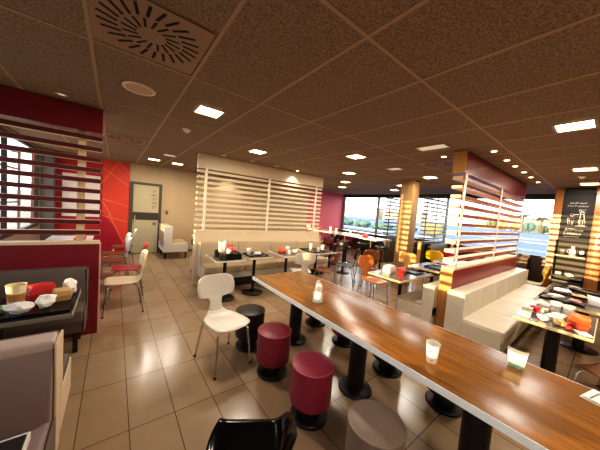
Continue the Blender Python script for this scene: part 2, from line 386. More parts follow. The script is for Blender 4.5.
# ------------------------------------------------------------------ long wooden communal table
tb = thing('communal_table', 'long wood topped table with white edge crossing the foreground', 'table', (1.9, 1.05, 0))
tw = wood('table_wood', (152, 102, 46), (114, 71, 29), 'y', .25, 0, 10); tw.node_tree.nodes['Principled BSDF'].inputs['Specular IOR Level'].default_value = .2
m = MB(); m.b2(-.405, .405, -1.9, 1.82, .712, .75, .004, 2); m.build('tabletop', tw, tb)
m = MB(); m.b2(-.411, -.4055, -1.9, 1.82, .704, .748); m.b2(.4055, .411, -1.9, 1.82, .704, .748); m.b2(-.411, .411, 1.8205, 1.826, .704, .748); m.b2(-.411, .411, -1.906, -1.9005, .704, .748)
m.build('edge_band', mat('white_edge', (236, 236, 232), .35), tb)
m = MB(); m.b2(-.25, .25, -1.7, 1.6, .68, .71); m.build('support_rail', k('dark'), tb)
for yy in (2.39, 1.38, .42, -.55):
    m = MB(); m.lathe([(0, 0), (.16, 0), (.16, .012), (.15, .022), (.085, .03), (.08, .034), (.08, .68), (0, .68)], 28, (0, yy-1.05, 0)); m.build('pedestal_leg', mat('pedestal_black', (30, 27, 26), .4), tb)

# ------------------------------------------------------------------ drum stools
def drum_stool(label, x, y, vin, group, pipe=None):
    r = thing('drum_stool', label, 'stool', (x, y, 0), 0, group)
    m = MB(); m.lathe([(0, 0), (.15, 0), (.155, .008), (.155, .02), (.145, .03), (.09, .034), (.085, .14), (0, .14)], 32); m.build('base', k('dark'), r)
    m = MB(); m.lathe([(0, .14), (.16, .14), (.168, .148), (.168, .425), (.166, .432)], 40); m.build('padded_drum', vin, r)
    m = MB(); m.lathe([(.166, .433), (.169, .437), (.167, .444), (.155, .449), (.06, .451), (0, .451)], 40); m.build('seat_pad', vin, r)
    pp = [(.168*math.cos(a*2*PI/40), .168*math.sin(a*2*PI/40), .441) for a in range(41)]
    m = MB(); m.tube(pp, .0045, 6, False); m.build('piping', pipe or vin, r)
    return r
vr = mat('vinyl_red', (146, 40, 62), .38, noise=.07, nscale=6)
vr2 = mat('vinyl_red_dark', (134, 36, 54), .38, noise=.07, nscale=6)
vb = mat('vinyl_black', (38, 33, 30), .4, noise=.08)
vg = mat('vinyl_taupe', (132, 112, 96), .4, noise=.06, nscale=6)
pipe_r = mat('piping_pink', (178, 86, 100), .35)
GS = 'drum stools along the communal table'
drum_stool('black padded drum stool behind the white chair', 1.33, 2.55, vb, GS)
drum_stool('red padded drum stool between the black stool and the nearer red one', 1.33, 2.0, vr2, GS, pipe_r)
drum_stool('red padded drum stool standing next to the taupe one', 1.32, 1.385, vr, GS, pipe_r)
drum_stool('taupe grey padded drum stool nearest the viewer', 1.29, .76, vg, GS)
drum_stool('drum stool on the window side of the long table, farthest from viewer', 2.46, 2.61, vb, GS)
drum_stool('red drum stool on the window side, second from the far end', 2.44, 2.02, vr2, GS)
drum_stool('dark drum stool on the window side, third from the far end', 2.44, 1.38, vb, GS)
drum_stool('dark drum stool on the window side, fourth from the far end', 2.46, .8, vb, GS)

# ------------------------------------------------------------------ moulded shell chairs
PROF = [(-.215, .425, .10), (-.205, .437, .165), (-.17, .447, .195), (-.06, .443, .205), (.06, .437, .195), (.14, .438, .17), (.185, .452, .12), (.21, .485, .085), (.222, .54, .07), (.232, .59, .07), (.242, .622, .085), (.247, .638, .15), (.252, .655, .2), (.264, .715, .216), (.279, .785, .216), (.290, .845, .19), (.294, .872, .13)]
def prof(t):
    f = t*(len(PROF)-1); i = min(int(f), len(PROF)-2); f -= i
    a, b = PROF[i], PROF[i+1]
    p0, p3 = PROF[max(i-1, 0)], PROF[min(i+2, len(PROF)-1)]
    out = []
    for q in range(3):
        m0, m1 = (b[q]-p0[q])/2, (p3[q]-a[q])/2
        out.append((2*f**3-3*f*f+1)*a[q]+(f**3-2*f*f+f)*m0+(-2*f**3+3*f*f)*b[q]+(f**3-f*f)*m1)
    return out
SPLIT = 7/16
def shell_mesh(t0, t1, nv):
    m = MB()
    def P(u, v):
        t = t0+(t1-t0)*v; y, z, w = prof(t); s = u*2-1
        if t < .45: z += .012*(s*s)-(.004)
        else: y -= .045*s*s*min(1, (t-.45)/.2)*(w/.2)**2
        return Vector((s*w, y, z))
    return m, P
_chair = {}
def chair(label, x, y, face, col, colname, group=None, back=None):
    """face: direction angle the sitter looks towards (radians, 0 = +x)"""
    key = colname
    rz = face+PI/2
    if key in _chair: return dup(_chair[key], (x, y, 0), rz, label, group)
    r = thing('dining_chair', label, 'chair', (x, y, 0), rz, group)
    for nm, a, b, nv, cm in (('seat', 0, SPLIT, 22, col), ('backrest', SPLIT, 1, 28, back or col)):
        m, P = shell_mesh(a, b, nv); m.grid(P, 11, nv); o = m.build(nm, cm, r)
        sd = o.modifiers.new('thick', 'SOLIDIFY'); sd.thickness = .011; sd.offset = 0
    for sx in (-1, 1):
        for (pts, fx, fy) in (([(sx*.10, -.07, .425), (sx*.15, -.15, .418), (sx*.17, -.18, .38), (sx*.2, -.225, .012)], .2, -.225), ([(sx*.09, .07, .425), (sx*.14, .14, .418), (sx*.165, .175, .38), (sx*.2, .24, .012)], .2, .24)):
            m = MB(); m.tube(pts, .011, 8); l = m.build('leg', k('chrome'), r)
            m = MB(); m.lathe([(0, 0), (.013, 0), (.013, .022), (0, .022)], 10, (sx*fx, fy, 0)); m.build('foot_cap', k('black'), l)
    _chair[key] = r
    return r
c_white = mat('chair_white', (226, 216, 200), .35)
c_cream = mat('chair_cream', (228, 202, 160), .4)
c_red = mat('chair_red', (176, 24, 30), .35)
c_brown = wood('chair_brown', (132, 74, 36), (98, 52, 24), 'y', .35, .2)
c_dark = mat('chair_dark', (34, 28, 26), .35)
c_orange = wood('chair_orange', (206, 126, 60), (182, 104, 46), 'y', .35, .2)
c_yellow = mat('chair_yellow', (214, 170, 30), .4)
c_pink = mat('chair_pink', (168, 22, 72), .4)
c_oak = wood('chair_oak', (214, 172, 112), (190, 146, 90), 'y', .4, .2)
A = math.radians
GC = 'shell chairs at the tables'
chair('white shell chair standing on open floor beside the black stool', .97, 2.43, A(-82), c_white, 'white', GC)
chair('cream shell chair beside the end of the maroon divider', .13, 4.3, A(181), c_cream, 'cream', GC)
chair('red shell chair just behind the cream one', .2, 5.05, A(176), c_red, 'red', GC)
chair('brown seated shell chair behind the red one', .0, 5.75, A(180), c_brown, 'brownpale', GC, back=mat('chair_pale', (206, 206, 200), .4))
chair('brown seated shell chair with pale back, second behind the red one', .02, 6.45, A(184), c_brown, 'brownpale', GC)
chair('shell chair with pale back standing closest to the mural', .18, 7.3, A(178), c_brown, 'brownpale', GC)
chair('white shell chair pulled up behind the far end of the long table', 3.05, 3.8, A(70), c_white, 'white', GC)
chair('brown wooden shell chair at the table with three white cups', 3.62, 3.68, A(118), c_brown, 'brown', GC)
chair('black shell chair behind the brown wooden one', 4.46, 3.86, A(124), c_dark, 'dark', GC)
chair('bright orange wooden shell chair at the table with the white bag', 4.02, 2.74, A(-98), c_orange, 'orange', GC)
chair('dark brown shell chair partly hidden behind the orange one', 4.75, 3.2, A(-115), c_brown, 'brown', GC)
chair('pale oak shell chair at the second blue topped table', 5.42, 2.72, A(-125), c_oak, 'oak', GC)
chair('yellow shell chair near the grey slatted divider', 6.75, 2.75, A(-140), c_yellow, 'yellow', GC)
chair('magenta shell chair beside the yellow chair by the window', 7.45, 2.72, A(-150), c_pink, 'pink', GC)
chair('mustard shell chair beneath the right window next to the wood wall end', 7.63, 1.07, A(104), mat('chair_mustard', (186, 150, 24), .4), 'mustard', GC)
chair('brown wooden shell chair at the littered table on the right', 3.52, -.16, A(62), wood('chair_redbrown', (124, 68, 34), (92, 48, 22), 'y', .35, .2), 'redbrown', GC)
chair('black shell chair at the right end of the littered table', 4.1, -.3, A(95), c_dark, 'dark', GC)
chair('dark shell chair at the table in the passage behind the cream divider', 1.72, 6.15, A(75), c_dark, 'dark', GC)

chair('black shell chair near the column end of the tall bar table', 5.12, 3.72, A(100), c_dark, 'dark', GC)
# black tub chair in the near foreground
t = thing('tub_chair', 'glossy black moulded chair at the bottom of the photo', 'chair', (.53, 1.0, 0), math.atan2(.85, .53)+PI/2)
m = MB()
def tub(u, v):
    s = u*2-1
    y = -.24+.42*v
    w = .155+.03*math.sin(PI*min(1, v*1.2))
    side = max(0, (abs(s)-.72)/.28)
    bk = max(0, (v-.72)/.28)
    h = ((.05+.14*v) if s < 0 else .012)*side**2 + .24*bk**1.5*(1-.25*s*s)
    roll = -.03*max(0, 1-v/.1)**2
    return Vector((s*w*(1.0 if s > 0 else 1.28)-(.03*side if s < 0 else 0), y+.05*bk, .445-.02*math.sin(PI*v)*(1-s*s)+h+roll))
m.grid(tub, 25, 25); o = m.build('seat_shell', k('gloss_black'), t)
sd = o.modifiers.new('thick', 'SOLIDIFY'); sd.thickness = .016; sd.offset = 0
sb = o.modifiers.new('smooth', 'SUBSURF'); sb.levels = 1; sb.render_levels = 1
for sx in (-1, 1):
    for yy in (-.13, .13):
        m = MB(); m.tube([(sx*.1, yy*.8, .43), (sx*.15, yy*1.1, .40), (sx*.17, yy*1.35, .01)], .011, 8); l = m.build('leg', k('dark'), t)

# ------------------------------------------------------------------ pedestal tables
def ptable(label, x0, x1, y0, y1, top, edge, group=None, base=.2, h=.75, cat='table', name='pedestal_table', ped=.03):
    cx, cy = (x0+x1)/2, (y0+y1)/2; r = thing(name, label, cat, (cx, cy, 0), 0, group)
    a, b = (x1-x0)/2, (y1-y0)/2
    m = MB(); m.b2(-a, a, -b, b, h-.028, h, .003, 1); m.build('tabletop', top, r)
    m = MB(); e = .007
    m.b2(-a-e, -a-.0005, -b-e, b+e, h-.03, h-.001); m.b2(a+.0005, a+e, -b-e, b+e, h-.03, h-.001); m.b2(-a, a, -b-e, -b-.0005, h-.03, h-.001); m.b2(-a, a, b+.0005, b+e, h-.03, h-.001)
    m.build('edge_band', edge, r)
    n = 1 if 2*b < 1.4 else 3
    for i in range(n):
        yy = 0 if n == 1 else (-b+.4)+(2*b-.8)*i/(n-1)
        m = MB(); m.lathe([(0, .03), (ped, .03), (ped, h-.04), (.1, h-.029), (0, h-.029)], 18, (0, yy, 0)); m.build('pedestal', k('black'), r)
        m = MB(); m.lathe([(0, 0), (base, 0), (base, .012), (base*.85, .022), (ped+.01, .03), (0, .03)], 28, (0, yy, 0)); m.build('base_plate', k('black'), r)
    return r
t_dark = mat('table_dark', (40, 33, 30), .3)
t_grey = mat('table_grey_brown', (112, 98, 80), .25, noise=.08, nscale=8)
t_blue = mat('table_grey', (86, 84, 84), .16, noise=.05)
e_white = mat('edge_white', (226, 218, 204), .4)
e_grey = mat('edge_grey', (150, 136, 122), .4)
GT = 'small tables along the beige bench'
ptable('black topped table holding a tray, in front of the grey bench', -1.1, -.24, 2.46, 3.07, t_dark, e_grey)
ptable('black topped pale edged table at the bottom left corner', -1.1, -.24, .7, 1.28, t_dark, e_white)
ptable('small table with a stack of trays, leftmost along the beige bench', 1.33, 1.83, 3.83, 4.42, t_grey, e_white, GT)
ptable('small table with one black tray, second along the beige bench', 1.95, 2.42, 3.9, 4.47, t_grey, e_white, GT)
ptable('small table with a red box and cups, third along the beige bench', 2.68, 3.18, 3.85, 4.5, t_grey, e_white, GT)
ptable('small dark topped table at the window end of the beige bench', 3.5, 4.2, 3.95, 4.58, t_dark, e_white, GT)
e_cr = mat('edge_cream', (236, 206, 150), .4)
GB = 'grey topped tables along the benches on the right'
ptable('grey topped table with the white bag, behind the red divider', 3.37, 4.42, 1.84, 2.4, t_blue, e_cr, GB)
ptable('second grey topped table behind the red divider, by the oak chair', 4.75, 5.6, 1.88, 2.45, t_blue, e_cr, GB)
ptable('third grey topped table behind the red divider, near the yellow chair', 5.95, 6.9, 1.9, 2.5, t_blue, e_cr, GB)
ptable('littered table with cream edge nearest on the right', 3.37, 4.25, .02, .57, t_blue, e_cr, GB, ped=.06)
ptable('dark littered table with trays behind the nearest one on the right', 4.55, 6.3, -.25, .57, t_dark, e_cr, GB, ped=.06)
ptable('long table behind the maroon divider with red and white rubbish', -1.0, -.35, 4.2, 7.0, mat('table_white', (206, 192, 176), .35), e_white)
ptable('dark table in the passage behind the cream divider', 1.75, 2.4, 6.5, 7.2, t_dark, e_white)
ptable('table behind the cream divider seen through its lowest gap', 2.75, 4.2, 6.0, 6.7, t_grey, e_white)
ptable('tall pale bar table running towards the far window', 5.5, 6.2, 3.78, 7.4, mat('bar_white', (184, 174, 154), .16), e_white, h=1.05, cat='bar table', name='bar_table', base=.24, ped=.04)
ptable('pale bar counter against the far window', 8.6, 9.2, 5.2, 8.2, mat('bar_white', (184, 174, 154), .16), k('dark'), h=.92, cat='bar table', name='bar_table', base=.22, ped=.04)

# ------------------------------------------------------------------ bar stools with low backs
_bs = []
def bar_stool(label, x, y, face, vin):
    if vin.name in dict(_bs): return dup(dict(_bs)[vin.name], (x, y, 0), face+PI/2, label)
    r = thing('bar_stool', label, 'bar stool', (x, y, 0), face+PI/2, 'low backed stools at the bar table')
    m = MB(); m.lathe([(0, 0), (.2, 0), (.2, .01), (.05, .025), (.03, .04), (.03, .66), (.09, .69), (0, .69)], 20); m.build('pedestal', k('dark'), r)
    m = MB(); m.lathe([(0, .69), (.17, .69), (.19, .71), (.19, .75), (.17, .765), (0, .77)], 24); m.build('seat', vin, r)
    m = MB()
    m.grid(lambda u, v: Vector((.2*math.sin((u-.5)*2.4), .2*math.cos((u-.5)*2.4), .74+.2*v)), 14, 5); o = m.build('backrest', vin, r)
    s = o.modifiers.new('thick', 'SOLIDIFY'); s.thickness = .03; s.offset = 1
    pts = [(.16*math.cos(a*PI/8), .16*math.sin(a*PI/8), .28) for a in range(17)]
    m = MB(); m.tube(pts, .009, 6, False); m.build('foot_ring', k('chrome'), r)
    _bs.append((vin.name, r)); return r
v_d = mat('stool_dark', (44, 36, 34), .4); v_m = mat('stool_maroon', (92, 22, 30), .4); v_g = mat('stool_grey', (128, 116, 102), .45)
ords = ['nearest', 'second', 'third', 'fourth', 'fifth']
for i, (yy, v, cn) in enumerate([(4.6, v_d, 'black'), (5.15, v_m, 'maroon'), (5.7, v_g, 'grey'), (6.25, v_d, 'black'), (6.8, v_g, 'grey')]):
    bar_stool('%s bar stool on the room side of the tall table, %s from the column' % (cn, ords[i]), 5.2, yy, A(0), v)
for i, (yy, v, cn) in enumerate([(4.3, v_d, 'black'), (5.0, v_d, 'black'), (5.7, v_m, 'maroon'), (6.4, v_d, 'black')]):
    bar_stool('%s bar stool on the window side of the tall table, %s from the column' % (cn, ords[i]), 6.55, yy, A(180), v)

# ------------------------------------------------------------------ litter, trays and cups
def cup(label, x, y, z, r=.035, h=.1, body=None, lid=None, deco=None, straw=False, group=None, name='paper_cup', marks=False):
    o = thing(name, label, 'cup', (x, y, z), random.uniform(0, 6), group)
    m = MB(); m.lathe([(0, .004), (r*.74, 0), (r*.76, .002), (r, h-.004), (r*1.05, h-.002), (r*1.05, h), (r*.97, h), (r*.74, .008), (0, .008)], 20); m.build('cup_body', body or k('white'), o)
    if deco:
        m = MB(); a, b = .3, .62
        m.lathe([(r*(.76+.24*a)+.0008, h*a), (r*(.76+.24*b)+.0008, h*b)], 20); m.build('printed_band', deco, o)
    if marks:
        o.rotation_euler = (0, 0, math.atan2(-y, -x))
        for (a, hz, rr, cc) in ((-.35, .62, .007, palered), (.3, .42, .005, k('dark')), (.1, .2, .005, kraft)):
            rad = r*(.76+.24*hz)+.0006
            m = MB(); m.lathe([(0, 0), (rr, 0)], 12, (rad*math.cos(a), rad*math.sin(a), h*hz), Matrix.Rotation(a, 4, 'Z') @ Matrix.Rotation(PI/2, 4, 'Y')); m.build('printed_mark', cc, o)
    if lid:
        m = MB(); m.lathe([(0, h+.012), (r*.9, h+.012), (r*1.08, h+.004), (r*1.1, h-.006), (r*1.08, h-.006)], 20); m.build('lid', lid, o)
    if straw:
        m = MB(); m.tube([(0, 0, h+.012), (.01, .005, h+.07)], .004, 6); m.build('straw', k('red'), o)
    return o
def crumple(label, x, y, z, d, mm, seed, name='crumpled_napkin', cat='napkin', group=None, jit=.22):
    m = MB(); m.ico((0, 0, d[2]/2), d, 2, jit, seed)
    o = m.build(name, mm, None, (x, y, z), flat=True); o.rotation_euler = (0, 0, seed)
    mn = min(v.co.z for v in o.data.vertices)
    for v in o.data.vertices: v.co.z -= mn
    return tag(o, label, cat, group)
def sheet(label, x, y, z, a, b, rz, mm, name='paper_sheet', cat='paper', seed=1):
    m = MB(); rn = random.Random(seed)
    m.grid(lambda u, v: Vector(((u-.5)*a, (v-.5)*b, .002+.006*abs(math.sin(u*5+seed)*math.cos(v*4+seed)))), 8, 8)
    o = m.build(name, mm, None, (x, y, z)); o.rotation_euler = (0, 0, rz)
    s = o.modifiers.new('thick', 'SOLIDIFY'); s.thickness = .0012
    return tag(o, label, cat)
def tray(label, x, y, z, a=.42, b=.31, rz=0, mm=None, group=None):
    r = thing('serving_tray', label, 'tray', (x, y, z), rz, group)
    m = MB(); m.b2(-a/2+.012, a/2-.012, -b/2+.012, b/2-.012, 0, .005, .002, 1); m.build('tray_bed', mm or k('black'), r)
    m = MB()
    for (p, q) in (((-a/2, -b/2), (a/2, -b/2)), ((a/2, -b/2), (a/2, b/2)), ((a/2, b/2), (-a/2, b/2)), ((-a/2, b/2), (-a/2, -b/2))):
        inn = lambda c: (c[0]*(1-.026/a), c[1]*(1-.026/b), .004)
        up = lambda c: (c[0], c[1], .02)
        vs = [m.bm.verts.new(v) for v in (inn(p), inn(q), up(q), up(p))]; m.bm.faces.new(vs)
    o = m.build('tray_rim', mm or k('black'), r); s = o.modifiers.new('thick', 'SOLIDIFY'); s.thickness = .004
    return r
def carton(label, x, y, z, w, h, mm, rz=0, name='fries_carton', fries=False, band=None):
    r = thing(name, label, 'carton', (x, y, z), rz)
    m = MB(); a, b, dd = w*.36, w*.5, w*.28; t = bmesh.new()
    n = 9; lo = []; hi = []
    for s in (-1, 1):
        for i in range(n):
            u = i/(n-1)*2-1
            lo.append(t.verts.new((u*a, s*dd*.6, 0))); hi.append(t.verts.new((u*b, s*dd*(1-.25*u*u), h*(.82+(.18*u*u if s > 0 else .1*u*u)))))
    for s in (0, 1):
        for i in range(n-1):
            p = s*n+i; t.faces.new([lo[p], lo[p+1], hi[p+1], hi[p]])
    t.faces.new([lo[0], hi[0], hi[n], lo[n]]); t.faces.new([lo[n-1], lo[2*n-1], hi[2*n-1], hi[n-1]])
    t.faces.new(lo[:n]+lo[n:][::-1])
    m.merge(t); o = m.build('carton_body', mm, r); s = o.modifiers.new('thick', 'SOLIDIFY'); s.thickness = .0015
    if band:
        m = MB(); 
        for s in (-1, 1): m.box((0, s*(dd*.72), h*.2), (w*.72, .002, h*.3), Matrix.Rotation(-s*dd*.4/h, 4, 'X'))
        m.build('printed_band', band, r)
    if fries:
        m = MB(); rn = random.Random(5)
        for i in range(10): m.box((rn.uniform(-b*.7, b*.7), rn.uniform(-dd*.5, dd*.5), h*.86), (.008, .008, h*.5), Matrix.Rotation(rn.uniform(-.25, .25), 4, 'Y'))
        m.build('fries', mat('fries', (226, 178, 84), .6), r)
    return r
def clambox(label, x, y, z, a, b, h, mlow, mtop, rz=0, tilt=.0, name='burger_box'):
    r = thing(name, label, 'food box', (x, y, z), rz)
    def fr(z0, z1, s0, s1):
        t = bmesh.new(); bmesh.ops.create_cube(t, size=1)
        for v in t.verts:
            q = s0 if v.co.z < 0 else s1; v.co = Vector((v.co.x*a*q, v.co.y*b*q, z0 if v.co.z < 0 else z1))
        bmesh.ops.bevel(t, geom=t.edges[:], offset=.004, segments=1, affect='EDGES'); return t
    m = MB(); m.merge(fr(0, h*.5, .82, 1)); m.build('box_base', mlow, r)
    m = MB(); m.merge(fr(h*.51, h, 1, .8), Matrix.Rotation(tilt, 4, 'X')); m.build('box_lid', mtop, r)
    return r
W = k('white'); WW = mat('bright_paper', (246, 240, 228), .7)
kraft = mat('kraft_card', (206, 164, 104), .6, noise=.1); pr = mat('print_brown', (188, 120, 60), .5, noise=.4, nscale=60)
greenp = mat('green_print', (96, 160, 120), .5, noise=.2, nscale=40); palered = mat('red_print', (210, 70, 60), .5, noise=.3, nscale=50)
T = .7505
# on the long table
cup('white paper cup with small red and dark print on the long table', 1.69, .65, T, .041, .13, WW, marks=True)
carton('white paper fries pouch with green band on the long table', 2.16, .31, T, .105, .125, mat('pouch', (240, 226, 206), .6), 1.62, band=mat('mint_print', (150, 204, 176), .5, noise=.15, nscale=40))
nd = thing('napkin_holder', 'clear holder stuffed with white napkins near the far end of long table', 'napkin holder', (1.69, 1.79, T), .4); nd.scale = (1.15, 1.15, 1.3)
m = MB(); m.lathe([(0, 0), (.042, 0), (.046, .004), (.048, .075), (.045, .075), (.042, .006), (0, .006)], 18); m.build('holder_cup', mat('clear_plastic', (232, 228, 220), .15), nd)
for i, (dx, dy, dz, hh) in enumerate([(-.018, .0, .02, .13), (.012, .012, .02, .15), (.016, -.014, .02, .11), (-.004, -.018, .02, .14)]):
    m = MB(); m.ico((dx, dy, dz+hh/2), (.056, .048, hh), 2, .22, i+4); m.build('napkin', WW if i != 2 else palered, nd, flat=True)
rc = thing('printed_leaflet', 'folded printed leaflet at the right edge of the long table', 'leaflet', (2.19, -.1, T), -.25)
m = MB(); m.b2(-.09, .09, -.16, .11, 0, .002); m.box((0, -.02, .008), (.17, .25, .002), Matrix.Rotation(.04, 4, 'Y')); m.build('paper', WW, rc)
m = MB()
for i in range(7): m.box((-.01, -.13+i*.034, .0105), (.13-.03*(i % 3), .008, .0006), Matrix.Rotation(.04, 4, 'Y'))
m.build('print_lines', mat('ink', (120, 110, 100), .7), rc)

# tray in the left foreground
tray('black tray full of rubbish on the table before the grey bench', -.47, 2.75, T, .44, .5)
Z = T+.0065
cup('tall cream drink cup with orange print on the left tray', -.585, 2.76, Z, .056, .175, mat('cup_cream', (240, 222, 180), .5), deco=pr)
clambox('red and cream sandwich box on the left tray', -.47, 2.88, Z, .17, .1, .13, k('red'), k('red'), .5)
crumple('white wrapper heap at the near edge of the left tray', -.54, 2.6, Z, (.15, .11, .09), W, 3, 'food_wrapper', 'wrapper')
crumple('white wrapper heap in the middle of the left tray', -.405, 2.64, Z, (.13, .12, .11), WW, 8, 'food_wrapper', 'wrapper')
clambox('small open kraft food box on the left tray', -.335, 2.79, Z, .12, .1, .1, kraft, kraft, .3, .12)
crumple('white crumpled napkin at the corner of the left tray', -.295, 2.91, Z, (.1, .1, .15), WW, 12)
crumple('green crumpled salad bag at the left end of the tray', -.655, 2.66, Z, (.07, .09, .05), mat('green_bag', (92, 150, 76), .5), 15, 'salad_bag', 'bag')

# table with the tray stack
for i, nm in enumerate(['bottom', 'second', 'third', 'fourth', 'top']):
    tray('%s tray of the black stack on the leftmost bench table' % nm, 1.6, 4.06, T+i*.021, .34, .44, 0, group='stacked black trays')
zt = T+4*.021+.0065
carton('white paper bag rising from the tray stack', 1.5, 4.1, zt, .12, .2, W, .2, 'paper_bag')
crumple('red crumpled wrapper on the tray stack', 1.63, 4.02, zt, (.14, .12, .12), palered, 21, 'food_wrapper', 'wrapper')
carton('red fries carton on the tray stack behind the red wrapper', 1.66, 4.14, zt, .1, .13, k('red'), .1)
crumple('pink white napkin ball at the front of the tray stack', 1.56, 3.94, zt, (.09, .08, .08), W, 24)
# second table
tray('black tray lying flat on the second bench table', 2.18, 4.14, T, .4, .3)
cup('white cup on the tray of the second bench table', 2.06, 4.2, Z, .04, .12, WW)
crumple('white wrapper on the tray of the second bench table', 2.2, 4.12, Z, (.14, .1, .06), WW, 31, 'food_wrapper', 'wrapper')
crumple('orange and white wrapper on the tray of the second bench table', 2.29, 4.2, Z, (.09, .08, .05), kraft, 33, 'food_wrapper', 'wrapper')
sheet('white paper slip hanging by the tray of the second bench table', 2.29, 4.02, Z, .12, .07, .2, WW, seed=4)
# third table
clambox('red open food box on the third bench table', 2.82, 4.2, T, .14, .13, .09, mat('red_orange', (214, 84, 50), .5), mat('red_orange', (214, 84, 50), .5), .2, .2)
cup('white cup in the middle of the third bench table', 2.98, 4.22, T, .042, .125, WW)
crumple('white napkin ball on the third bench table', 3.08, 4.1, T, (.13, .1, .08), WW, 41)
carton('small white pouch lying by the red box on the third table', 2.9, 4.05, T, .08, .08, W, .4, 'paper_pouch')
# fourth table
tray('dark tray across the table at the window end of the beige bench', 3.72, 4.25, T, .4, .5, 0)
cup('white cup standing farthest back on the dark window end table', 3.82, 4.44, Z, .042, .13, WW)
cup('white cup standing at the near corner of the dark window end table', 3.74, 4.08, Z, .042, .1, WW)
cup('white cup behind the brown chair on the dark window end table', 4.08, 4.3, T, .045, .12, WW)
# table behind red divider
clambox('white lunch bag box on the table by the orange chair', 3.72, 2.25, T, .24, .14, .12, WW, WW, .15, name='lunch_box')
carton('red fries carton on the table by the orange chair', 3.72, 2.04, T, .12, .09, k('red'), .9)
clambox('kraft burger box beside the red carton by the orange chair', 3.95, 2.14, T, .15, .12, .08, kraft, palered, .2)
tray('thin black tray on the second grey table behind the red divider', 5.15, 2.1, T, .4, .3)
tray('black tray on the table by the orange chair, behind the burger box', 4.2, 2.12, T, .3, .34)
# littered right table
cup('white cup with dark print at the bench end of the littered table', 3.5, .48, T, .045, .1, WW, deco=mat('cup_dots', (220, 208, 196), .5, noise=.5, nscale=40))
crumple('red wrapper ball beside the printed cup on the littered table', 3.78, .46, T, (.1, .09, .07), k('red'), 51, 'food_wrapper', 'wrapper')
cup('cup lying beside the red wrapper, clear lidded, on littered table', 3.93, .4, T, .045, .07, W, lid=mat('lid_grey', (170, 160, 156), .3))
cup('white cup with dark spot in the middle of the littered table', 4.02, .32, T, .048, .12, WW, deco=mat('cup_dots', (220, 208, 196), .5, noise=.5, nscale=40))
cup('plain white cup next to the dark spotted one on littered table', 4.02, .22, T, .05, .11, W)
for i, (xx, yy, l) in enumerate([(3.55, .36, 'cream napkin near the edge of the littered table'), (3.68, .3, 'crumpled white napkin in the middle of the littered table'), (3.8, .27, 'torn white paper between cups and burger box'), (3.52, .24, 'kraft wrapper flat at the near edge of the littered table')]):
    crumple(l, xx, yy, T, (.13, .1, .05+.015*(i % 2)), kraft if i == 3 else WW, 60+i)
clambox('large orange and red burger box on the littered table', 3.64, .13, T, .2, .15, .12, mat('box_red', (204, 72, 40), .5), k('orange'), .1, .1)
sheet('white receipt under the orange burger box', 3.46, .08, T, .12, .09, .4, WW, seed=9)
crumple('white napkin pile at the window side of the littered table', 4.1, .44, T, (.14, .12, .07), WW, 74)
crumple('crumpled white napkin beside the cups, toward the black chair', 3.92, .12, T, (.13, .12, .06), WW, 77)
crumple('small red wrapper at the near edge before the orange box', 3.45, .17, T, (.06, .07, .04), palered, 71, 'food_wrapper', 'wrapper')
# dark table behind
for i, (xx, yy, l) in enumerate([(4.85, .34, 'black tray nearest on the dark littered table'), (5.4, .3, 'black tray in the middle of the dark littered table'), (5.95, .25, 'black tray farthest on the dark littered table')]):
    tray(l, xx, yy, T, .34, .42)
crumple('white and red wrappers on the nearest dark table tray', 4.85, .4, Z, (.2, .13, .06), W, 81, 'food_wrapper', 'wrapper')
crumple('pink paper heap on the nearest dark table tray', 4.82, .22, Z, (.14, .12, .05), mat('pinkish', (214, 150, 140), .6), 82, 'food_wrapper', 'wrapper')
crumple('white napkin heap on the middle dark table tray', 5.38, .38, Z, (.2, .16, .07), WW, 83)
sheet('brown printed tray paper on the middle dark table tray', 5.42, .22, Z, .22, .16, .3, kraft, seed=12)
crumple('grey napkin on the farthest dark table tray', 5.95, .3, Z, (.16, .13, .05), mat('greyish', (170, 160, 150), .6), 84)
carton('white fries pouch standing alone on the dark littered table', 4.98, .06, T, .14, .13, WW, 1.3)
# long table behind maroon divider
for i, (xx, yy, mm, l) in enumerate([(-.6, 4.5, W, 'white wrapper at the near end of the table behind maroon divider'), (-.55, 4.95, k('red'), 'red wrapper on the table behind the maroon divider'), (-.62, 5.6, W, 'white bag on the middle of the table behind the maroon divider'), (-.5, 6.2, palered, 'pale red wrapper on the table behind the maroon divider')]):
    crumple(l, xx, yy, T, (.26, .22, .12), mm, 90+i, 'food_wrapper', 'wrapper')
# seen through cream divider
clambox('red box behind the cream divider seen through its lowest gap', 3.0, 6.2, T, .22, .16, .14, k('red'), palered, .1)
crumple('white paper heap behind the cream divider beside the red box', 3.35, 6.25, T, (.2, .16, .1), W, 95)
# bar table
for i, (xx, yy, kind) in enumerate([(5.7, 4.3, 'red'), (5.75, 4.9, 'cup'), (5.65, 5.4, 'cup'), (5.9, 5.9, 'cup'), (5.8, 6.4, 'red'), (5.7, 6.9, 'cup'), (5.95, 7.1, 'cup')]):
    pos = ['nearest the column', 'second from the column', 'third from the column', 'fourth from the column', 'fifth from the column', 'sixth from the column', 'at the far end'][i]
    if kind == 'red': clambox('red food box on the tall bar table, item %s' % pos, xx, yy, 1.0505, .16, .14, .1, k('red'), palered, .3)
    else: cup('white cup on the tall bar table, item %s' % pos, xx, yy, 1.0505, .045, .14, W)

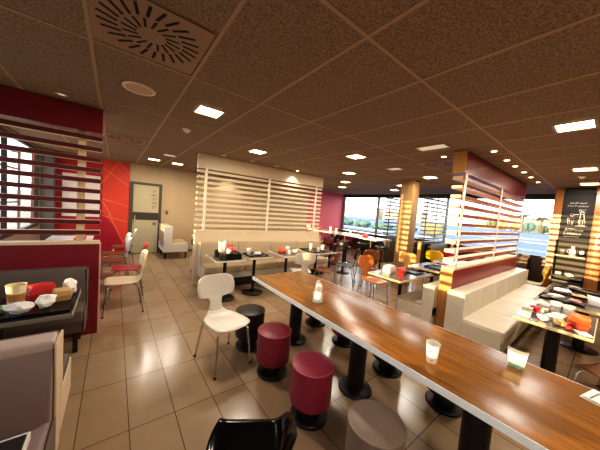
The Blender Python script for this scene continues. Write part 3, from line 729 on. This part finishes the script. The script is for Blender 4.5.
# ------------------------------------------------------------------ chalkboard and shelves in the drinks corner
bd = thing('chalkboard', 'black chalkboard with white coffee drawings and lettering', 'chalkboard', (8.0, .53, 0))
m = MB(); m.b2(-.002, .018, -.22, .215, 1.5, 2.55); m.build('board', mat('chalkboard_black', (28, 24, 23), .7, noise=.15, nscale=5), bd)
chalk = mat('chalk', (226, 218, 206), .9)
m = MB(); rn = random.Random(11)
def S(pts, r=.006): m.tube([(-.006, -p[0], p[1]) for p in pts], r, 5)    # p[0] runs to the viewer's right
def word(x0, x1, z, h):
    x = x0
    while x < x1-.01:
        w = rn.uniform(.012, .02)
        S([(x, z), (x+w*.3, z+h*rn.uniform(.6, 1.2)), (x+w*.7, z+h*.1), (x+w, z+h*rn.uniform(.5, .9))], .0035); x += w+.006
word(-.12, .0, 2.3, .035); word(.02, .12, 2.3, .035); word(-.15, -.06, 2.24, .035); word(-.04, -.02, 2.24, .045); word(.0, .15, 2.235, .03)
m.build('lettering', chalk, bd)
m = MB()
# left cup, machine, small cups
S([(-.13, 1.98), (-.11, 1.83), (-.05, 1.83), (-.03, 1.98), (-.13, 1.98)]); S([(-.11, 1.97), (-.085, 1.86), (-.07, 1.95), (-.055, 1.86)], .005)
S([(-.09, 2.06), (-.07, 2.09), (-.04, 2.07), (-.05, 2.03), (-.08, 2.03), (-.09, 2.06)], .005); S([(-.04, 2.06), (.02, 2.07), (.06, 2.05)], .007)
S([(.03, 2.17), (.12, 2.17), (.1, 2.08), (.05, 2.08), (.03, 2.17)]); S([(.05, 2.16), (.1, 2.1)]); S([(.1, 2.16), (.05, 2.1)])
S([(.06, 2.08), (.05, 1.95)]); S([(.1, 2.08), (.12, 1.95)]); S([(.04, 1.95), (.04, 1.84), (.13, 1.84), (.13, 1.95), (.04, 1.95)]); S([(.06, 1.93), (.06, 1.85)]); S([(.1, 1.93), (.1, 1.85)]); S([(.0, 1.82), (.16, 1.82)])
m.build('coffee_drawing', chalk, bd)
m = MB()
word(-.14, -.02, 1.7, .05); word(.0, .12, 1.7, .05); word(-.12, .1, 1.62, .045)
S([(-.15, 1.6), (-.13, 1.76), (.0, 1.74)], .005); S([(-.14, 1.57), (.08, 1.585)], .006)
m.build('lower_lettering', chalk, bd)

sh = thing('drinks_shelf_unit', 'dark open shelf unit below the chalkboard', 'shelf unit', (8.0, .53, 0))
dkw = mat('dark_wood', (42, 33, 28), .5, noise=.15)
m = MB(); m.b2(0, .016, -.22, .215, 0, 1.49); m.build('back_panel', mat('shelf_back', (58, 50, 42), .6), sh)
for z in (1.14, .68): 
    m = MB(); m.b2(-.3, -.001, -.22, .215, z, z+.03); m.build('shelf', mat('shelf_grey', (110, 100, 88), .4), sh)
m = MB(); m.b2(-.3, -.001, .217, .227, 0, 1.49); m.build('side_panel', dkw, sh)
m = MB(); m.b2(-.3, -.001, -.22, .21, .08, .62, .003, 1); m.build('cupboard', dkw, sh)
z1 = 1.1705
jug = thing('milk_jug', 'white jug on the upper shelf under the chalkboard', 'jug', (7.84, .5, z1))
m = MB(); m.lathe([(0, 0), (.05, 0), (.055, .02), (.05, .1), (.03, .15), (.032, .2), (.026, .2), (.0, .16)], 18); m.build('jug_body', W, jug)
m = MB(); m.tube([(0, .05, .05), (0, .085, .08), (0, .08, .12), (0, .035, .14)], .008, 6); m.build('handle', W, jug)
cup('grey cup on the upper shelf to the left of the white jug', 7.85, .65, z1, .05, .12, mat('cup_grey', (138, 130, 120), .5))
m = MB(); m.b2(-.06, .06, -.05, .05, 0, .16, .006); m.b2(-.065, -.05, -.03, .03, .05, .12); tag(m.build('coffee_grinder', k('black'), None, (7.86, .37, z1)), 'small black machine on the upper shelf right of the jug', 'machine')
crumple('cream napkin pile on the lower shelf under the chalkboard', 7.84, .5, .7105, (.12, .14, .07), WW, 101)
m = MB(); m.b2(-.07, .07, -.06, .06, 0, .1, .004); m.mi = 1; m.b2(-.075, -.07, -.04, .04, .03, .08); tag(m.build('sachet_box', [mat('box_dark', (70, 60, 48), .6), W], None, (7.86, .66, .7105)), 'dark sachet box at the left of the lower shelf', 'box')

# ------------------------------------------------------------------ ceiling fittings
lamp_e = mat('lamp_diffuser', (255, 240, 210), .5, emit=14, ecol=(255, 226, 178))
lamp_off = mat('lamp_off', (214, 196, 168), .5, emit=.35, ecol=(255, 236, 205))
rim = mat('lamp_rim', (176, 158, 132), .4)
def panel(label, x, y, a, b, on=True, power=19):
    r = thing('ceiling_light', label, 'ceiling light', (x, y, ZC-.0045), 0, 'square lights in the ceiling')
    m = MB(); w = .022
    m.b2(-a-w, a+w, -b-w, -b, -.01, 0); m.b2(-a-w, a+w, b, b+w, -.01, 0); m.b2(-a-w, -a, -b, b, -.01, 0); m.b2(a, a+w, -b, b, -.01, 0); m.build('lamp_frame', rim, r)
    m = MB(); m.b2(-a, a, -b, b, -.006, -.001); m.build('diffuser', lamp_e if on else lamp_off, r)
    if on:
        L = bpy.data.lights.new('panel_lamp', 'AREA'); L.shape = 'RECTANGLE'; L.size = 2*a; L.size_y = 2*b; L.energy = power; L.color = (1, .915, .80)
        o = bpy.data.objects.new('panel_lamp', L); C.objects.link(o); o.location = (x, y, ZC-.02)
for lab, x, y in [
    ('lit square ceiling light beside the round speaker', .77, 2.73), ('lit ceiling light in front of the cream divider', 1.97, 3.93),
    ('lit ceiling light above the middle of the room, past the long table', 3.17, 2.73), ('lit ceiling light in a row toward the far window, second', 4.37, 3.93),
    ('lit ceiling light in a row toward the far window, third', 5.55, 5.1), ('lit ceiling light farthest toward the window corner', 6.6, 6.2),
    ('lit ceiling light near the right edge, largest', 3.3, .31), ('lit ceiling light near the right edge, second', 5.65, .36),
    ('lit ceiling light near the chalkboard', 7.35, .38), ('lit ceiling light to the left of the red divider top', 5.6, 2.62),
    ('lit ceiling light before the glazed door', .75, 7.1), ('lit ceiling light before the beige wall right of the door', 1.3, 7.2),
    ('lit ceiling light just left of the wood column', 6.7, 3.92), ('lit ceiling light left of the column near the window', 7.75, 4.8),
    ('lit ceiling light above the table behind the cream divider', 3.1, 6.9)]:
    panel(lab, x, y, .115, .115)
panel('unlit rectangular ceiling light near the red divider end', 3.3, 1.56, .09, .17, False)
panel('unlit small ceiling light above the brown chairs', 4.38, 2.75, .1, .12, False)
panel('unlit ceiling light above the chairs behind the maroon divider', .93, 6.04, .1, .1, False)
# unseen rows behind the viewer
for x, y in [(.5, -1.2), (2.2, -1.2), (4.5, -1.2)]:
    L = bpy.data.lights.new('rear_lamp', 'AREA'); L.size = .4; L.energy = 22; L.color = (1, .915, .80)
    o = bpy.data.objects.new('rear_lamp', L); C.objects.link(o); o.location = (x, y, ZC-.02)
def downlight(label, x, y, on=True, energy=12, aim=None, group='small round spots in the ceiling'):
    r = thing('ceiling_spotlight', label, 'spotlight', (x, y, ZC-.0045), 0, group)
    m = MB(); m.lathe([(.03, -.002), (.045, -.006), (.052, -.004), (.054, 0)], 20); m.build('spot_ring', rim, r)
    m = MB(); m.lathe([(0, -.003), (.03, -.003), (.03, 0)], 16); m.build('spot_lens', lamp_e if on else lamp_off, r)
    if on:
        L = bpy.data.lights.new('spot_lamp', 'SPOT'); L.energy = energy; L.spot_size = 1.7; L.spot_blend = .8; L.color = (1, .9, .76); L.shadow_soft_size = .03
        o = bpy.data.objects.new('spot_lamp', L); C.objects.link(o); o.location = (x, y, ZC-.03)
        if aim: o.rotation_euler = (Vector(aim)-o.location).to_track_quat('-Z', 'Y').to_euler()
spn = ['first', 'second', 'third', 'fourth', 'fifth', 'sixth']
for i, x in enumerate([3.9, 4.52, 5.02, 5.62, 6.21, 6.91]):
    downlight('%s small spot along the near side of the red divider, counted from its near end' % spn[i], x, 1.05, True, 12)
for i, x in enumerate([1.71, 2.33, 2.95]):
    downlight('%s unlit small spot before the cream divider, counted from its door end' % spn[i], x, 4.88, False)
downlight('lit small spot shining on the cream divider header', 3.57, 4.9, True, 14, (3.6, 5.1, 2.0))
downlight('small spot beyond the red divider end, toward the dark air vent', 3.88, 1.65, True, 10)
downlight('small spot above the near edge of the maroon divider', -.45, 3.5, False)
# wall washer over the beige wall
downlight('small spot washing the beige wall behind the cream divider', 3.2, 8.1, True, 26, (3.2, 8.6, 1.9))
# speaker, smoke detector, diffusers
sp = thing('ceiling_speaker', 'round pale speaker grille in the ceiling', 'speaker', (.15, 2.7, ZC-.0045))
m = MB(); m.lathe([(.105, -.006), (.125, -.008), (.13, 0)], 36); m.build('speaker_rim', mat('speaker_rim', (244, 226, 206), .5), sp)
m = MB(); m.lathe([(0, -.007), (.105, -.005)], 36); m.build('grille', mat('speaker_grille', (206, 176, 152), .6, noise=.3, nscale=160), sp)
def smoke(label, x, y):
    s = thing('smoke_detector', label, 'smoke detector', (x, y, ZC-.0045))
    m = MB(); m.lathe([(0, -.045), (.025, -.045), (.03, -.03), (.048, -.022), (.052, 0)], 24); m.build('detector_body', mat('detector_white', (246, 236, 222), .5), s)
smoke('white round smoke detector past the first ceiling light', .75, 3.64)
smoke('white round smoke detector between the two right hand ceiling lights', 6.35, .42)
def air_vent(label, x, y, dk=False):
    r = thing('ceiling_air_vent', label, 'air vent', (x, y, ZC-.0045), 0, 'square swirl air vents')
    m = MB(); m.b2(-.285, .285, -.285, .285, -.006, 0, .002, 1); m.build('vent_plate', mat('vent_plate', (158, 128, 106), .5), r)
    m = MB()
    for ring, (r0, r1, n, off) in enumerate([(.075, .15, 16, 0), (.165, .26, 24, .1)]):
        for i in range(n):
            a = 2*PI*i/n+off; rm = (r0+r1)/2
            m.box((rm*math.cos(a), rm*math.sin(a), -.0068), (r1-r0, .016 if ring else .013, .0014), Matrix.Rotation(a+.22, 4, 'Z'))
    m.build('vent_slots', mat('vent_black', (12, 9, 8), .8), r)
air_vent('large swirl air vent above the maroon divider, nearest the viewer', .15, 1.78)
air_vent('swirl air vent in the ceiling beyond the maroon divider', .12, 5.2)
air_vent('swirl air vent to the left of the red divider top', 4.37, 1.9)

# ------------------------------------------------------------------ outside
m = MB(); m.b2(XR+.5, 400, -300, 300, -.3, -.15); struct(m.build('ground_outside', mat('asphalt', (92, 104, 120), .8, noise=.12, nscale=.4)), 'blue grey asphalt car park outside the right windows', 'ground')
m = MB(); m.b2(-300, XL-.5, -300, 300, -.3, -.15); struct(m.build('ground_left', mat('paving', (196, 176, 146), .9, noise=.1, nscale=.5)), 'pale paving outside the left windows', 'ground')
for i, (x, w) in enumerate([(26.5, .5), (42, .9), (56, .7)]):
    m = MB(); m.b2(x, x+w, -40, 120, -.15, -.03); tag(m.build('kerb', mat('kerb_white', (176, 176, 176), .7)), ['low white kerb crossing the car park, nearer one', 'low white kerb crossing the car park, middle one', 'low white kerb crossing the car park, farthest one'][i], 'kerb')
def palm(label, x, y, h):
    r = thing('palm_tree', label, 'palm tree', (x, y, -.15), 0, 'palms beyond the car park')
    m = MB(); m.tube([(0, 0, 0), (.05, .1, h*.5), (0, .1, h)], [.36, .26, .24], 10); m.build('trunk', mat('palm_trunk', (96, 80, 64), .9, noise=.2), r)
    m = MB(); rn = random.Random(int(x*7+y))
    for i in range(22):
        a = i*2.4; up = rn.uniform(-.2, .9); L = rn.uniform(2.6, 3.6); pts = []
        d = Vector((math.cos(a), math.sin(a), 0)); s = Vector((-d.y, d.x, 0))
        P0 = Vector((0, .1, h))
        def F(u, v, d=d, s=s, up=up, L=L, P0=P0):
            w = .4*math.sin(PI*min(1, .12+u*.88))
            return P0+d*(L*u)+Vector((0, 0, up*u*1.2-1.5*u*u))+s*((v-.5)*2*w)+Vector((0, 0, -abs(v-.5)*.2))
        m.grid(F, 7, 3)
    m.build('fronds', mat('palm_green', (62, 68, 50), .8, noise=.2), r)
palm('palm tree seen through the right window, left one of the pair', 140, 24.2, 7.6)
palm('palm tree seen through the right window, right one of the pair', 142, 18.6, 6.8)
rn = random.Random(4)
bm_y = mat('bush_yellow', (140, 126, 74), .9, noise=.3, nscale=1.5); bm_g = mat('bush_green', (88, 98, 66), .9, noise=.3, nscale=1.5); bm_s = mat('bush_sage', (82, 108, 98), .9, noise=.3, nscale=1.5)
where = ['first from the right', 'second from the right', 'third from the right', 'fourth from the right', 'fifth from the right', 'sixth from the right', 'seventh from the right', 'eighth from the right', 'ninth from the right', 'tenth from the right', 'eleventh from the right', 'twelfth from the right']
for i in range(12):
    far = i < 7
    x, y = (150+rn.uniform(-3, 3), 10+i*4.6) if far else (28.5+(i-7)*.2, 12.5+(i-7)*3.4)
    if far: mm = [bm_y, bm_y, bm_g, bm_s][i % 4]; hh = rn.uniform(3.4, 5.0); w = 2.0
    else: mm = bm_s if i > 7 else bm_y; hh = 1.15 if i > 7 else 1.8; w = 1.25
    lab = ('%s tree clump beyond the car park, %s' if far else '%s low hedge shrub near the window, %s') % ({'bush_yellow': 'yellowish', 'bush_green': 'green', 'bush_sage': 'sage green'}[mm.name], where[i] if far else where[i-7])
    r = thing('roadside_bush', lab, 'bush', (x, y, -.15), 0, 'tree clumps beyond the car park' if far else 'hedge shrubs near the window')
    m = MB()
    for q in range(6): m.ico((rn.uniform(-.4, .4)*w, rn.uniform(-.6, .6)*w, hh*.5+rn.uniform(-.05, .05)*hh), (w*1.2, w*1.1, hh*rn.uniform(.7, 1)), 2, .16, i*9+q)
    m.build('foliage', mm, r)
    m = MB(); m.tube([(0, 0, 0), (0, 0, hh*.5)], .1, 6); m.build('stem', mat('palm_trunk', (96, 80, 64), .9), r)
for i, (x, y, a, b, h, c) in enumerate([(150, 122, 8, 40, 7, (188, 172, 142)), (150, 84, 8, 26, 6, (194, 176, 144)), (172, 30, 8, 40, 6.5, (184, 160, 122)), (190, 190, 10, 50, 9, (176, 168, 156))]):
    lab = ['long pale low building far beyond the left part of the window', 'cream low building far beyond the window mullion', 'tan low building far beyond the palms', 'grey beige tall building farthest to the left outside'][i]
    r = thing('distant_building', lab, 'building', (x, y, -.15))
    m = MB(); m.b2(-a/2, a/2, -b/2, b/2, 0, h); m.build('walls', mat('bldg%d' % i, c, .8, noise=.05, nscale=.3), r)
    m = MB(); m.b2(-a/2-.2, a/2+.2, -b/2-.2, b/2+.2, h, h+.5); m.build('roof', mat('bldg_roof', (150, 120, 96), .8), r)
    for j in range(int(b/3.2)):
        m = MB(); yy = -b/2+1.8+j*3.2; m.b2(-a/2-.06, -a/2-.001, yy-.7, yy+.7, h*.45, h*.75); m.build('window', mat('bldg_window', (120, 126, 130), .3), r)
# ------------------------------------------------------------------ light
w = bpy.data.worlds.new('World'); scene.world = w; w.use_nodes = True; nt = w.node_tree
bg = nt.nodes['Background']
tc = nt.nodes.new('ShaderNodeTexCoord'); sx = nt.nodes.new('ShaderNodeSeparateXYZ'); rp = nt.nodes.new('ShaderNodeValToRGB')
nt.links.new(tc.outputs['Generated'], sx.inputs[0]); nt.links.new(sx.outputs['Z'], rp.inputs['Fac']); nt.links.new(rp.outputs['Color'], bg.inputs['Color'])
e = rp.color_ramp.elements; e[0].position = 0; e[0].color = (1, .97, .92, 1); e[1].position = .6; e[1].color = (.5, .66, .95, 1)
q = e.new(.12); q.color = (1, .98, .95, 1)
bg.inputs['Strength'].default_value = 3.8
L = bpy.data.lights.new('low_sun', 'SUN'); L.energy = 11; L.color = (1, .72, .36); L.angle = .006
o = bpy.data.objects.new('low_sun', L); C.objects.link(o); o.location = (-20, 2, 4)
o.rotation_euler = Vector((1, -.03, -.035)).to_track_quat('-Z', 'Y').to_euler()

# ------------------------------------------------------------------ camera
f, yaw, pit, rol = 241.602, math.radians(37.685), math.radians(3.520), math.radians(-4.602)
fw = Vector((math.sin(yaw)*math.cos(pit), math.cos(yaw)*math.cos(pit), -math.sin(pit)))
rt = Vector((math.cos(yaw), -math.sin(yaw), 0)); dn = fw.cross(rt)
c, s = math.cos(rol), math.sin(rol)
r2 = rt*c+dn*s; d2 = dn*c-rt*s
cam = bpy.data.cameras.new('camera'); cam.sensor_width = 36; cam.lens = 36*f/600; cam.clip_start = .05; cam.clip_end = 1000
co = bpy.data.objects.new('camera', cam); C.objects.link(co)
M = Matrix((r2, -d2, -fw)).transposed().to_4x4(); M.translation = (0, 0, 1.68); co.matrix_world = M
scene.camera = co
scene.view_settings.view_transform = 'Standard'; scene.view_settings.look = 'Medium High Contrast'
scene.view_settings.exposure = .12
